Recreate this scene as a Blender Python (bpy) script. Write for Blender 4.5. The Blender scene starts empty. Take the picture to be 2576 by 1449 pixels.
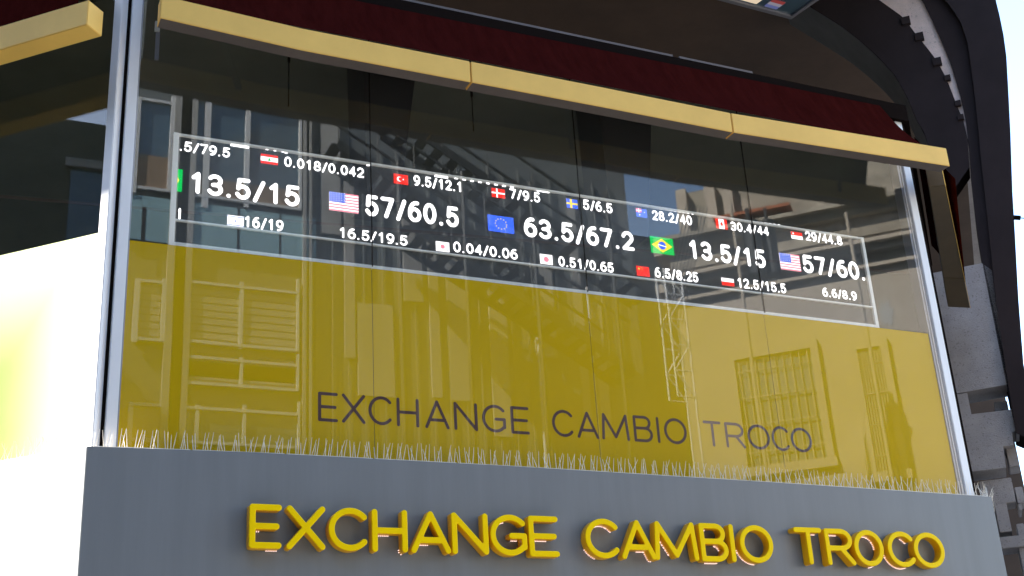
import bpy, bmesh, math, random
import numpy as np
from mathutils import Vector, Matrix
R = math.radians
S = 2 ** -.5
rnd = random.Random(7)
scene = bpy.context.scene
col = scene.collection

# ------------------------------------------------------------------ camera, world, sun, exposure
FPX, CXP, CYP = 3165.09, 1288.0, 724.5                 # focal length and centre, in 2576-wide photo pixels
CAM = Vector((0, 0, 1.6))
MC = Matrix(((0.90851715, 0.10545288, 0.40432201),
             (-0.41391061, 0.35964044, 0.83626357),
             (-0.05722414, -0.92711296, 0.37038757)))
cd = bpy.data.cameras.new('camera'); cam = bpy.data.objects.new('camera', cd); col.objects.link(cam)
cd.sensor_width = 36; cd.lens = 36 * FPX / 2576; cd.clip_start = .05; cd.clip_end = 2000
m = Matrix((MC.col[0], -MC.col[1], -MC.col[2])).transposed().to_4x4(); m.translation = CAM
cam.matrix_world = m
scene.camera = cam

SUN_AZ, SUN_EL = -75.0, 46.0                           # azimuth clockwise from +Y
sdir = Vector((math.sin(R(SUN_AZ)) * math.cos(R(SUN_EL)), math.cos(R(SUN_AZ)) * math.cos(R(SUN_EL)), math.sin(R(SUN_EL))))
w = bpy.data.worlds.new('World'); scene.world = w; w.use_nodes = True
nt = w.node_tree; sk = nt.nodes.new('ShaderNodeTexSky'); sk.sky_type = 'NISHITA'; sk.sun_disc = False
sk.sun_elevation = R(SUN_EL); sk.sun_rotation = R(SUN_AZ % 360); sk.dust_density = .5; sk.air_density = 1.0
bg = nt.nodes['Background']; nt.links.new(sk.outputs[0], bg.inputs[0]); bg.inputs[1].default_value = .13
sl = bpy.data.lights.new('sun', 'SUN'); sl.energy = 5.0; sl.angle = R(.5); sl.color = (1, .95, .87)
so = bpy.data.objects.new('sun', sl); col.objects.link(so); so.rotation_euler = (-sdir).to_track_quat('-Z', 'Y').to_euler()
vs = scene.view_settings; vs.view_transform = 'Standard'; vs.look = 'None'; vs.gamma = 1; vs.use_curve_mapping = False
vs.exposure = 2.65
scene.cycles.max_bounces = 10; scene.cycles.transparent_max_bounces = 16; scene.cycles.glossy_bounces = 4

# ------------------------------------------------------------------ helpers
def ray(x, y): return MC @ Vector((x - CXP, y - CYP, FPX))
def onplane(x, y, n, c):
    n = Vector(n); d = ray(x, y); return CAM + d * ((c - n.dot(CAM)) / n.dot(d))
class Frame:
    """A vertical wall plane: origin o, horizontal u, outward normal n; mirror = seen in the shop glass (plane y = 7)."""
    def __init__(s, o, u, n, mirror=False): s.o, s.u, s.n, s.mir = Vector(o), Vector(u), Vector(n), mirror
    def uz(s, x, y, d=0):                               # photo pixel -> (u, z) at distance d in front of the plane
        o, n = s.o.copy(), s.n.copy(); u = s.u.copy()
        if s.mir: o.y = 14 - o.y; n.y = -n.y; u.y = -u.y
        p = onplane(x, y, n, n.dot(o) + d); return ((p - o).dot(u), p.z)
    def pt(s, u, z, d=0): return s.o + s.u * u + s.n * d + Vector((0, 0, z))
FR = Frame((0, 7, 0), (1, 0, 0), (0, -1, 0))
CL = (.78, 7, 0); CR = (7.13, 7, 0)
LF = Frame(CL, (-S, S, 0), (-S, -S, 0))                 # left window wall, u grows away from the corner
RF = Frame(CR, (S, S, 0), (S, -S, 0))                   # right window wall
C0 = 13.35
AR = Frame((S * C0, S * C0, 0), (S, -S, 0), (-S, -S, 0))   # the big arch and its pier
FA = Frame((0, -6, 0), (1, 0, 0), (0, 1, 0), True)      # street wall opposite
FB = Frame((20 * S, 14 - 20 * S, 0), (S, S, 0), (-S, S, 0), True)   # stone house opposite, on the right

class MB:
    def __init__(s): s.bm = bmesh.new()
    def quad(s, *p, mi=0):
        f = s.bm.faces.new([s.bm.verts.new(Vector(q)) for q in p]); f.material_index = mi; return f
    def prism(s, base, vec, mi=0):
        a = [s.bm.verts.new(Vector(p)) for p in base]; b = [s.bm.verts.new(Vector(p) + Vector(vec)) for p in base]
        n = len(a); fs = [s.bm.faces.new(a), s.bm.faces.new(b[::-1])]
        for i in range(n): fs.append(s.bm.faces.new((a[i], b[i], b[(i + 1) % n], a[(i + 1) % n])))
        for f in fs: f.material_index = mi
        return s
    def box(s, fr, u0, u1, z0, z1, d0, d1, mi=0):
        if u0 > u1: u0, u1 = u1, u0
        if z0 > z1: z0, z1 = z1, z0
        return s.prism([fr.pt(u0, z0, d0), fr.pt(u1, z0, d0), fr.pt(u1, z1, d0), fr.pt(u0, z1, d0)], fr.n * (d1 - d0), mi)
    def pxbox(s, fr, x0, y0, x1, y1, d0, d1, mi=0):     # box on a wall from the photo's top-left and bottom-right corner
        a = fr.uz(x0, y0, d1); b = fr.uz(x1, y1, d1); return s.box(fr, a[0], b[0], b[1], a[1], d0, d1, mi)
    def bar(s, p, q, r, n=6, mi=0, r2=None):
        p, q = Vector(p), Vector(q); d = (q - p).normalized(); a = d.orthogonal().normalized(); b = d.cross(a)
        r2 = r if r2 is None else r2
        A = [s.bm.verts.new(p + (a * math.cos(t) + b * math.sin(t)) * r) for t in [2 * math.pi * i / n for i in range(n)]]
        B = [s.bm.verts.new(q + (a * math.cos(t) + b * math.sin(t)) * r2) for t in [2 * math.pi * i / n for i in range(n)]]
        s.bm.faces.new(A[::-1]); s.bm.faces.new(B)
        for i in range(n): s.bm.faces.new((A[i], A[(i + 1) % n], B[(i + 1) % n], B[i]))
        return s
    def beam(s, p, q, wv, hv):                          # rectangular bar p->q with half-widths wv, hv
        p, q, wv, hv = Vector(p), Vector(q), Vector(wv), Vector(hv)
        return s.prism([p - wv - hv, p + wv - hv, p + wv + hv, p - wv + hv], q - p)
    def strip(s, A, B, smooth=True):
        a = [s.bm.verts.new(Vector(p)) for p in A]; b = [s.bm.verts.new(Vector(p)) for p in B]
        for i in range(len(a) - 1): s.bm.faces.new((a[i], a[i + 1], b[i + 1], b[i])).smooth = smooth
        return s
    def build(s, name, mats, parent=None, bevel=0, smooth=False):
        bmesh.ops.recalc_face_normals(s.bm, faces=s.bm.faces)
        if bevel: bmesh.ops.bevel(s.bm, geom=[e for e in s.bm.edges if len(e.link_faces) == 2 and e.calc_face_angle(0) > .5], offset=bevel, segments=2, affect='EDGES', clamp_overlap=True)
        me = bpy.data.meshes.new(name); s.bm.to_mesh(me); s.bm.free()
        if smooth:
            for f in me.polygons: f.use_smooth = True
        return link(name, me, mats, parent)
def link(name, me, mats, parent=None):
    o = bpy.data.objects.new(name, me); col.objects.link(o)
    for x in (mats if isinstance(mats, (list, tuple)) else [mats]): me.materials.append(x)
    if parent: o.parent = parent
    return o
def tag(o, label=None, cat=None, group=None, kind=None):
    for k, v in (('label', label), ('category', cat), ('group', group), ('kind', kind)):
        if v: o[k] = v
    return o
def thing(name, label, cat, group=None):
    o = bpy.data.objects.new(name, None); col.objects.link(o); o.empty_display_size = .1
    return tag(o, label, cat, group)

# ------------------------------------------------------------------ materials
def mat(name, colr, rough=.6, metal=0, spec=.5, noise=0, nscale=4, bump=0, bscale=40, col2=None, stretch=None, coat=0):
    x = bpy.data.materials.new(name); x.use_nodes = True; t = x.node_tree; b = t.nodes['Principled BSDF']
    b.inputs['Base Color'].default_value = (*colr, 1); b.inputs['Roughness'].default_value = rough
    b.inputs['Metallic'].default_value = metal; b.inputs['Specular IOR Level'].default_value = spec
    b.inputs['Coat Weight'].default_value = coat
    tc = t.nodes.new('ShaderNodeTexCoord'); src = tc.outputs['Object']
    if stretch:
        mp = t.nodes.new('ShaderNodeMapping'); mp.inputs['Scale'].default_value = stretch; t.links.new(src, mp.inputs[0]); src = mp.outputs[0]
    if noise:
        n = t.nodes.new('ShaderNodeTexNoise'); n.inputs['Scale'].default_value = nscale; n.inputs['Detail'].default_value = 8; n.inputs['Roughness'].default_value = .65
        t.links.new(src, n.inputs['Vector'])
        r = t.nodes.new('ShaderNodeValToRGB'); r.color_ramp.elements[0].position = .3; r.color_ramp.elements[1].position = .7
        c2 = col2 or tuple(c * (1 - noise) for c in colr)
        r.color_ramp.elements[0].color = (*c2, 1); r.color_ramp.elements[1].color = (*colr, 1)
        t.links.new(n.outputs['Fac'], r.inputs[0]); t.links.new(r.outputs[0], b.inputs['Base Color'])
    if bump:
        n = t.nodes.new('ShaderNodeTexNoise'); n.inputs['Scale'].default_value = bscale; n.inputs['Detail'].default_value = 4
        t.links.new(src, n.inputs['Vector'])
        bp = t.nodes.new('ShaderNodeBump'); bp.inputs['Strength'].default_value = bump; bp.inputs['Distance'].default_value = .01
        t.links.new(n.outputs['Fac'], bp.inputs['Height']); t.links.new(bp.outputs[0], b.inputs['Normal'])
    return x
def emis(name, c, s=1.0):
    x = bpy.data.materials.new(name); x.use_nodes = True; t = x.node_tree; t.nodes.clear()
    e = t.nodes.new('ShaderNodeEmission'); o = t.nodes.new('ShaderNodeOutputMaterial'); e.inputs[0].default_value = (*c, 1); e.inputs[1].default_value = s
    t.links.new(e.outputs[0], o.inputs[0]); return x
def glass(name, base=.06, edge=.6, tint=(.93, .94, .92), wav=.0003, wscale=1.1, dust=0, dustcol=(.7, .7, .68)):
    x = bpy.data.materials.new(name); x.use_nodes = True; t = x.node_tree; t.nodes.clear(); N = t.nodes.new; L = t.links.new
    o = N('ShaderNodeOutputMaterial'); tr = N('ShaderNodeBsdfTransparent'); tr.inputs[0].default_value = (*tint, 1)
    gl = N('ShaderNodeBsdfGlossy'); gl.inputs['Roughness'].default_value = .004
    lw = N('ShaderNodeLayerWeight'); lw.inputs[0].default_value = .5
    p = N('ShaderNodeMath'); p.operation = 'POWER'; p.inputs[1].default_value = 5; L(lw.outputs['Facing'], p.inputs[0])
    ma = N('ShaderNodeMath'); ma.operation = 'MULTIPLY_ADD'; ma.inputs[1].default_value = edge; ma.inputs[2].default_value = base; L(p.outputs[0], ma.inputs[0])
    mx = N('ShaderNodeMixShader'); L(ma.outputs[0], mx.inputs[0]); L(tr.outputs[0], mx.inputs[1]); L(gl.outputs[0], mx.inputs[2])
    if wav:
        tc = N('ShaderNodeTexCoord'); n = N('ShaderNodeTexNoise'); n.inputs['Scale'].default_value = wscale; n.inputs['Detail'].default_value = 1
        bp = N('ShaderNodeBump'); bp.inputs['Distance'].default_value = wav; bp.inputs['Strength'].default_value = 1
        L(tc.outputs['Object'], n.inputs['Vector']); L(n.outputs['Fac'], bp.inputs['Height']); L(bp.outputs[0], gl.inputs['Normal'])
    last = mx
    if dust:
        df = N('ShaderNodeBsdfDiffuse'); df.inputs[0].default_value = (*dustcol, 1); m2 = N('ShaderNodeMixShader'); m2.inputs[0].default_value = dust
        L(mx.outputs[0], m2.inputs[1]); L(df.outputs[0], m2.inputs[2]); last = m2
    L(last.outputs[0], o.inputs[0]); return x
def concrete(name, c, pits=.5, sc=26):
    x = mat(name, c, .85, noise=.28, nscale=3.2, bump=.5, bscale=90, spec=.3); t = x.node_tree; b = t.nodes['Principled BSDF']
    src = b.inputs['Base Color'].links[0].from_socket
    v = t.nodes.new('ShaderNodeTexNoise'); v.inputs['Scale'].default_value = sc; v.inputs['Detail'].default_value = 3
    tc = t.nodes['Texture Coordinate']; t.links.new(tc.outputs['Object'], v.inputs['Vector'])
    r = t.nodes.new('ShaderNodeValToRGB'); r.color_ramp.elements[0].position = .30; r.color_ramp.elements[1].position = .40
    r.color_ramp.elements[0].color = (1 - pits,) * 3 + (1,); r.color_ramp.elements[1].color = (1, 1, 1, 1)
    t.links.new(v.outputs['Fac'], r.inputs[0])
    mx = t.nodes.new('ShaderNodeMixRGB'); mx.blend_type = 'MULTIPLY'; mx.inputs[0].default_value = 1
    t.links.new(src, mx.inputs[1]); t.links.new(r.outputs[0], mx.inputs[2]); t.links.new(mx.outputs[0], b.inputs['Base Color']); return x

M = dict(
    gold=mat('gold_paint', (.95, .60, .15), .5, 0, spec=.2, noise=.2, nscale=1.6, col2=(.80, .50, .125), bump=.05, bscale=25),
    grey=mat('grey_panel', (.195, .208, .222), .45, spec=.4, noise=.11, nscale=2.0, stretch=(6, 1, .35)),
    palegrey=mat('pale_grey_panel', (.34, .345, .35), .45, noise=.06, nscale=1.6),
    yellow=mat('yellow_acrylic', (1.0, .68, .0), .4, spec=.08),
    film=mat('yellow_film', (.60, .388, .0), .6, spec=.0, noise=.05, nscale=.8),
    film_pale=mat('glare_yellow_film', (.33, .52, .11), .5, spec=.2, noise=.15, nscale=.9, col2=(.42, .60, .17)),  # sunlit burn-out put into the side film's pale colour
    amber=mat('amber_acrylic_side', (.80, .40, .0), .3, spec=.4),
    brown=mat('brown_vinyl', (.055, .010, .005), .5),
    alu=mat('white_aluminium', (.88, .88, .90), .38, 0, noise=.12, nscale=3, stretch=(1, 1, .3)),
    alu_grey=mat('grey_aluminium', (.32, .32, .36), .4, .3, noise=.1, nscale=4),
    black=mat('black_paint', (.011, .008, .007), .8, spec=.0),
    dark=mat('dark_interior', (.12, .125, .10), .8, noise=.3, nscale=1.5),
    darker=mat('dark_strut', (.012, .014, .016), .6),
    fabric=mat('maroon_canvas', (.042, .006, .005), .95, spec=.0, noise=.35, nscale=6, stretch=(3, 1, .4), bump=.3, bscale=60),
    arch=mat('dark_cladding', (.040, .030, .030), .75, spec=.06, noise=.25, nscale=2),
    archgrey=mat('grey_soffit_render', (.17, .165, .16), .75, noise=.3, nscale=2.5),
    pink=concrete('pale_pink_concrete', (.92, .73, .65), .25, 30),  # sunlight on the arch strip put into its pale colour
    conc=concrete('pebbled_concrete', (.44, .40, .385), .4, 55),
    under=mat('grey_underside', (.13, .105, .095), .7, noise=.25, nscale=3),  # dark grey-brown for the front bar's bottom face and roof edge strips
    shadegold=mat('shaded_underside', (.10, .065, .025), .6, noise=.25, nscale=3),  # unlit look of the right bar put into its dark brown colour
    brownceil=mat('brown_ceiling', (.11, .065, .04), .8, noise=.35, nscale=1.2),
    spike=mat('spike_plastic', (.90, .82, .70), .35, spec=.5),
    screenframe=mat('screen_frame_metal', (.92, .90, .86), .4),
    asphalt=mat('asphalt', (.05, .05, .052), .9, noise=.3, nscale=8, bump=.4, bscale=80),
    paving=mat('paving', (.15, .145, .135), .85, noise=.2, nscale=3),
    teal=mat('teal_panel', (.34, .54, .58), .5, noise=.12, nscale=2),
    gwall=mat('grey_street_wall', (.16, .18, .185), .8, noise=.2, nscale=1.5),
    pale=mat('pale_panel', (.48, .465, .43), .7, noise=.3, nscale=2, stretch=(1, 1, .2)),
    white=mat('white_frame_paint', (.75, .75, .73), .5),
    blind=mat('brown_blind', (.36, .25, .16), .7, noise=.3, nscale=5, stretch=(6, 1, .3)),
    stone=mat('beige_stone', (.46, .40, .325), .85, noise=.22, nscale=1.4, bump=.2, bscale=30),
    stone2=mat('stained_stone', (.40, .36, .29), .9, noise=.5, nscale=2.4, col2=(.16, .14, .11)),
    rust=mat('rust_sheet', (.38, .12, .05), .8, noise=.4, nscale=6),
    steel=mat('dark_steel', (.03, .033, .036), .5, .3),
    glass=glass('street_glass', .052, .65, tint=(.97, .975, .965), dust=.012),
    glassL=glass('side_street_glass', .045, .6, dust=0),
    oglass=mat('opposite_window_glass', (.09, .15, .20), .05, spec=1.0),  # blue of the reflected sky put into the glass colour
)
# LED film: a fine mesh that lets most of the view through
x = bpy.data.materials.new('led_mesh_film'); x.use_nodes = True; t = x.node_tree; t.nodes.clear()
o_ = t.nodes.new('ShaderNodeOutputMaterial'); mx_ = t.nodes.new('ShaderNodeMixShader'); tr_ = t.nodes.new('ShaderNodeBsdfTransparent'); df_ = t.nodes.new('ShaderNodeBsdfDiffuse')
df_.inputs[0].default_value = (.30, .32, .36, 1); mx_.inputs[0].default_value = .10
t.links.new(tr_.outputs[0], mx_.inputs[1]); t.links.new(df_.outputs[0], mx_.inputs[2]); t.links.new(mx_.outputs[0], o_.inputs[0]); M['ledfilm'] = x
LS = .22
E_ = dict(w=emis('led_white', (1, .98, 1), .5), r=emis('led_red', (1, .03, .02), LS), b=emis('led_blue', (.05, .15, 1), LS), g=emis('led_green', (0, .6, .1), LS * .9),
          y=emis('led_yellow', (1, .75, .05), LS), nb=emis('led_navy', (.1, .18, .75), LS), pk=emis('led_pink', (1, .25, .35), LS), lw=emis('led_soft_white', (1, .96, 1), LS * 1.4))
M['bead'] = emis('led_bead', (1, .68, .60), .3)

# glare painted into the side film, whiter toward the corner post and upward
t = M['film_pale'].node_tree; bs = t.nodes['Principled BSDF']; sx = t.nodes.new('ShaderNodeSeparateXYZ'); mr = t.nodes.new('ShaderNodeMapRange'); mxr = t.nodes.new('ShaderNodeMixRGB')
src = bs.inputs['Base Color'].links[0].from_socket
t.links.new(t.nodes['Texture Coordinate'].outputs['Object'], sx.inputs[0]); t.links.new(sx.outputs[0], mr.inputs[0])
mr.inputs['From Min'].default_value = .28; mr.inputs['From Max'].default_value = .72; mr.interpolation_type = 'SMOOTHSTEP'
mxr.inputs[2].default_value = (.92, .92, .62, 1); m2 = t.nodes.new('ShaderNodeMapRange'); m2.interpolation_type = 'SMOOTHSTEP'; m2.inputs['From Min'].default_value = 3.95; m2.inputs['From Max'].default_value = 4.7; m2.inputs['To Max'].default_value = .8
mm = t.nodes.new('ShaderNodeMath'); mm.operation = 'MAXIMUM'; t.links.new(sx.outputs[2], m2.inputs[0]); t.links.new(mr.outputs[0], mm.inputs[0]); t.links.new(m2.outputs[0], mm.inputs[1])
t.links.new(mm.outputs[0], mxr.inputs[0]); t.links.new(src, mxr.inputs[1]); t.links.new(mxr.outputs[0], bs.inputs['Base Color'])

# ------------------------------------------------------------------ stroke lettering (rounded strokes traced as clean outlines)
def arc(cx, cy, rx, ry, a0, a1, n=28): return [(cx + rx * math.cos(R(a0 + (a1 - a0) * i / n)), cy + ry * math.sin(R(a0 + (a1 - a0) * i / n))) for i in range(n + 1)]
GLYPH = {
    'E': [[(1, 1), (0, 1), (0, 0), (1, 0)], [(0, .5), (.92, .5)]], 'X': [[(0, 0), (1, 1)], [(0, 1), (1, 0)]],
    'C': [arc(.56, .5, .56, .5, 42, 318)], 'H': [[(0, 0), (0, 1)], [(1, 0), (1, 1)], [(0, .5), (1, .5)]],
    'A': [[(0, 0), (.5, 1), (1, 0)], [(.15, .28), (.85, .28)]], 'N': [[(0, 0), (0, 1), (1, 0), (1, 1)]],
    'G': [arc(.55, .5, .55, .5, 42, 318) + [(1, .16), (1, .48), (.6, .48)]],
    'M': [[(0, 0), (.06, 1), (.5, .08), (.94, 1), (1, 0)]],
    'B': [[(0, 0), (0, 1), (.55, 1)] + arc(.6, .765, .32, .235, 90, -90, 16) + [(0, .53)], [(.55, .53)] + arc(.62, .265, .38, .265, 90, -90, 16) + [(0, 0)]],
    'I': [[(.5, 0), (.5, 1)]], 'O': [arc(.5, .5, .5, .5, 0, 360, 48)], 'T': [[(0, 1), (1, 1)], [(.5, 1), (.5, 0)]],
    'R': [[(0, 0), (0, 1), (.55, 1)] + arc(.58, .73, .38, .27, 90, -90, 16) + [(0, .46)], [(.55, .46), (1, 0)]]}
GLYPH.update({
    '0': [arc(.5, .5, .5, .5, 0, 360, 40)], '1': [[(.1, .78), (.6, 1), (.6, 0)]],
    '2': [arc(.5, .70, .48, .30, 165, -32, 18) + [(.02, 0), (1, 0)]], '3': [arc(.46, .75, .46, .25, 150, -90, 16) + [(.3, .5)], arc(.46, .26, .5, .26, 90, -155, 18)],
    '4': [[(.76, 0), (.76, 1), (0, .27), (1, .27)]], '5': [[(.92, 1), (.16, 1), (.08, .5)] + arc(.46, .32, .5, .32, 128, -155, 20)],
    '6': [arc(.5, .32, .5, .32, 0, 360, 30), [(0, .34)] + arc(.66, .36, .66, .64, 175, 92, 12) + [(.8, 1)]], '7': [[(0, 1), (1, 1), (.34, 0)]],
    '8': [arc(.5, .75, .42, .25, 0, 360, 26), arc(.5, .25, .5, .25, 0, 360, 26)], '9': [arc(.5, .68, .5, .32, 0, 360, 30), [(1, .66)] + arc(.34, .64, .66, .64, -5, -88, 12) + [(.2, 0)]],
    '/': [[(0, -.06), (1, 1)]], '.': [[(0, 0), (0, .001)]]})
def outline(ch, x0, x1, z0, z1, r):
    """closed outlines of the glyph's strokes at radius r inside the box x0..x1, z0..z1"""
    sx, sz = max(x1 - x0 - 2 * r, 1e-4), z1 - z0 - 2 * r
    segs = []
    for pl in GLYPH[ch]:
        q = [(x0 + r + a * sx, z0 + r + b * sz) for a, b in pl]
        segs += list(zip(q[:-1], q[1:]))
    h = r / 3.2
    gx = np.arange(x0 - 2 * h, x1 + 2.5 * h, h); gz = np.arange(z0 - 2 * h, z1 + 2.5 * h, h)
    Xg, Zg = np.meshgrid(gx, gz, indexing='ij'); D = np.full(Xg.shape, 1e9)
    for (ax, az), (bx, bz) in segs:
        vx, vz = bx - ax, bz - az; L2 = vx * vx + vz * vz + 1e-12
        tt = np.clip(((Xg - ax) * vx + (Zg - az) * vz) / L2, 0, 1)
        D = np.minimum(D, np.hypot(Xg - ax - tt * vx, Zg - az - tt * vz))
    F = D - r + 1e-7
    nxt = {}
    def edge(i, j, k, l):
        key = (min((i, j), (k, l)), max((i, j), (k, l))); return key
    pos = {}
    def pnt(a, b):
        key = (min(a, b), max(a, b))
        if key not in pos:
            fa, fb = F[a], F[b]; tt = fa / (fa - fb)
            pos[key] = (gx[a[0]] + (gx[b[0]] - gx[a[0]]) * tt, gz[a[1]] + (gz[b[1]] - gz[a[1]]) * tt)
        return key
    for i in range(len(gx) - 1):
        for j in range(len(gz) - 1):
            c = [(i, j), (i + 1, j), (i + 1, j + 1), (i, j + 1)]; ins = [F[k] < 0 for k in c]
            if all(ins) or not any(ins): continue
            ent = [pnt(c[k], c[(k + 1) % 4]) for k in range(4) if ins[k] and not ins[(k + 1) % 4]]
            ext = [pnt(c[k], c[(k + 1) % 4]) for k in range(4) if not ins[k] and ins[(k + 1) % 4]]
            for a, b in zip(ent, ext): nxt[a] = b
    loops = []
    while nxt:
        st = next(iter(nxt)); lp = [st]; cur = nxt.pop(st)
        while cur != st and cur in nxt: lp.append(cur); cur = nxt.pop(cur)
        loops.append([pos[k] for k in lp])
    return [l for l in loops if len(l) > 5]
def curve_mesh(name, loops, extrude, bevel=0):
    cu = bpy.data.curves.new(name, 'CURVE'); cu.dimensions = '2D'; cu.fill_mode = 'BOTH' if extrude else 'FRONT'; cu.extrude = extrude; cu.bevel_depth = bevel; cu.bevel_resolution = 1
    if bevel: cu.offset = -bevel
    for l in loops:
        sp = cu.splines.new('POLY'); sp.points.add(len(l) - 1); sp.use_cyclic_u = True
        for p, q in zip(sp.points, l): p.co = (q[0], q[1], 0, 1)
    return conv(cu)
def conv(cu):
    o = bpy.data.objects.new('tmp', cu); col.objects.link(o); bpy.context.view_layer.update()
    me = bpy.data.meshes.new_from_object(o.evaluated_get(bpy.context.evaluated_depsgraph_get()))
    bpy.data.objects.remove(o); me.materials.clear(); return me
UPX = Matrix(((1, 0, 0, 0), (0, 0, -1, 0), (0, 1, 0, 0), (0, 0, 0, 1)))    # x,y drawing plane -> x,z wall facing -Y
def wall_mesh(me, y): me.transform(Matrix.Translation((0, y, 0)) @ UPX); return me

# ------------------------------------------------------------------ ground
g = MB(); g.quad((-150, -150, 0), (150, -150, 0), (150, 150, 0), (-150, 150, 0)); tag(g.build('ground', M['paving']), kind='structure')
g = MB(); g.quad((-60, -4.2, .004), (60, -4.2, .004), (60, 1.2, .004), (-60, 1.2, .004)); tag(g.build('road', M['asphalt']), kind='structure')
g = MB(); g.prism([(-60, 1.2, 0), (60, 1.2, 0), (60, 1.4, 0), (-60, 1.4, 0)], (0, 0, .12)); tag(g.build('kerb', M['paving']), kind='structure')

# ------------------------------------------------------------------ the kiosk and its windows
GB, GT = 3.0, 6.72          # glass bottom and top
PG = .125                   # how far the grey fascia stands out
kiosk = thing('exchange_kiosk', 'octagonal glass fronted exchange office with white mullions and dark interior', 'shop')
b = MB()                    # dark inside: back wall, floor, ceiling
ring = lambda d: [RF.pt(3.4, 0, d), RF.pt(-d * math.tan(R(22.5)), 0, d) * 1, LF.pt(-d * math.tan(R(22.5)), 0, d), LF.pt(5.2, 0, d)]
oct_ = [RF.pt(3.4, 0, -.16), RF.pt(.07, 0, -.16), LF.pt(.07, 0, -.16), LF.pt(5.2, 0, -.16)]
b.prism([p + Vector((0, 0, 2.9)) for p in oct_], (0, 0, .06)); b.build('floor', M['dark'], kiosk)
b = MB(); b.prism([p + Vector((0, 0, 6.55)) for p in oct_], (0, 0, .06)); b.build('ceiling', M['dark'], kiosk)
b = MB(); b.prism([oct_[0] + Vector((0, 0, .02)), oct_[3] + Vector((0, 0, .02)), oct_[3] + Vector((.1, .1, .02)), oct_[0] + Vector((.1, .1, .02))], (0, 0, 6.5)); b.build('back_wall', M['dark'], kiosk)
b = MB()                    # black fascia above the glass and the roof
oc2 = [RF.pt(3.5, 0, .05), RF.pt(-.02, 0, .05), LF.pt(-.02, 0, .05), LF.pt(5.3, 0, .05)]
b.prism([p + Vector((0, 0, 6.62)) for p in oc2], (0, 0, .15)); b.build('roof', M['black'], kiosk)
b = MB()                    # strips added for the bright gap beyond the roof edge, in two lengths
for a_, c_ in ((2.2, 4.86), (4.92, 5.6)):
    b.beam((a_, 6.975, 6.781), (c_, 6.975, 6.781), (0, .02, 0), (0, 0, .011))
b.build('gap_light_strip', M['under'], kiosk)
b = MB()                    # lower shopfront, below the picture
oc3 = [RF.pt(3.3, 0, -.02), RF.pt(.0, 0, -.02), LF.pt(0, 0, -.02), LF.pt(5.1, 0, -.02)]
b.prism([p + Vector((0, 0, .0)) for p in oc3], (0, 0, 2.4)); b.build('base_wall', M['alu_grey'], kiosk)
# frames
win = kiosk
for a_, c_ in ((.846, .908), (7.03, 7.106)):
    b = MB(); b.box(FR, a_, c_, 2.9, GT, -.09, .012); b.build('mullion', M['alu'], kiosk, bevel=.004)
b = MB(); b.box(FR, 6.985, 7.0285, 2.9, GT, -.10, -.012); b.build('inner_frame', M['alu_grey'], win)
b = MB(); b.box(FR, .9085, .918, 2.9, GT, -.1, -.004); b.build('inner_frame', M['alu_grey'], win)
b = MB(); b.box(FR, 7.008, 7.014, 2.9, GT, -.0115, -.004); b.build('glazing_bead', M['alu'], win)
b = MB(); b.prism([LF.pt(-.005, 2.6, -.03), FR.pt(.845, 2.6, -.03), FR.pt(.845, 2.6, -.17), LF.pt(.06, 2.6, -.17)], (0, 0, GT - 2.6)); b.build('corner_post', M['black'], kiosk)
b = MB(); b.prism([FR.pt(7.107, 2.6, -.02), FR.pt(7.16, 2.6, -.02), RF.pt(.12, 2.6, -.05), FR.pt(7.107, 2.6, -.2)], (0, 0, GT - 2.6)); b.build('corner_post', M['black'], kiosk)
# panes with open butt joints
J = [FR.uz(933, 400)[0], FR.uz(1468, 600)[0], FR.uz(1893, 560)[0]]
ed = [.912] + J + [7.02]
FZ = 4.733
for i in range(4):
    b = MB(); b.box(FR, ed[i] + .003, ed[i + 1] - .003, GB, GT - .01, -.010, 0)
    b.bm.free(); b = MB(); a_, c_ = ed[i] + .0003, ed[i + 1] - .0003      # outer face; inner face only where no film is laminated to it
    for z0, z1, d in ((GB, GT - .01, 0), (FZ, GT - .01, -.010)): b.quad(FR.pt(a_, z0, d), FR.pt(c_, z0, d), FR.pt(c_, z1, d), FR.pt(a_, z1, d))
    p = b.build('pane', M['glass'], win)
    p.rotation_euler = (0, 0, (.0012, -.001, .0008, -.0014)[i])
    c_ = Vector(((ed[i] + ed[i + 1]) / 2, 7, 0)); p.location = c_ - Matrix.Rotation(p.rotation_euler.z, 3, 'Z') @ c_
for j in J:
    b = MB(); b.box(FR, j - .0028, j + .0028, 4.74, GT - .02, -.009, -.001); b.build('joint_seal', M['black'], win)
b = MB()
for i in range(4):
    b.box(FR, ed[i] + .002, ed[i + 1] - .002, GB, FZ, -.026, -.022)
b.build('yellow_film', M['film'], win)
L2D = [('E', 800, 850, 987, 1061), ('X', 860, 919, 991, 1065), ('C', 927, 986, 997, 1068), ('H', 998, 1054, 1002, 1075), ('A', 1069, 1130, 1008, 1080), ('N', 1142, 1201, 1011, 1083), ('G', 1213, 1272, 1018, 1087), ('E', 1285, 1331, 1024, 1091),
       ('C', 1389, 1442, 1033, 1100), ('A', 1451, 1505, 1037, 1103), ('M', 1513, 1582, 1040, 1108), ('B', 1594, 1641, 1047, 1111), ('I', 1650, 1661, 1050, 1113), ('O', 1671, 1727, 1052, 1117),
       ('T', 1771, 1815, 1059, 1122), ('R', 1825, 1873, 1063, 1126), ('O', 1881, 1936, 1067, 1131), ('C', 1942, 1985, 1073, 1135), ('O', 1990, 2042, 1076, 1139)]
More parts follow.
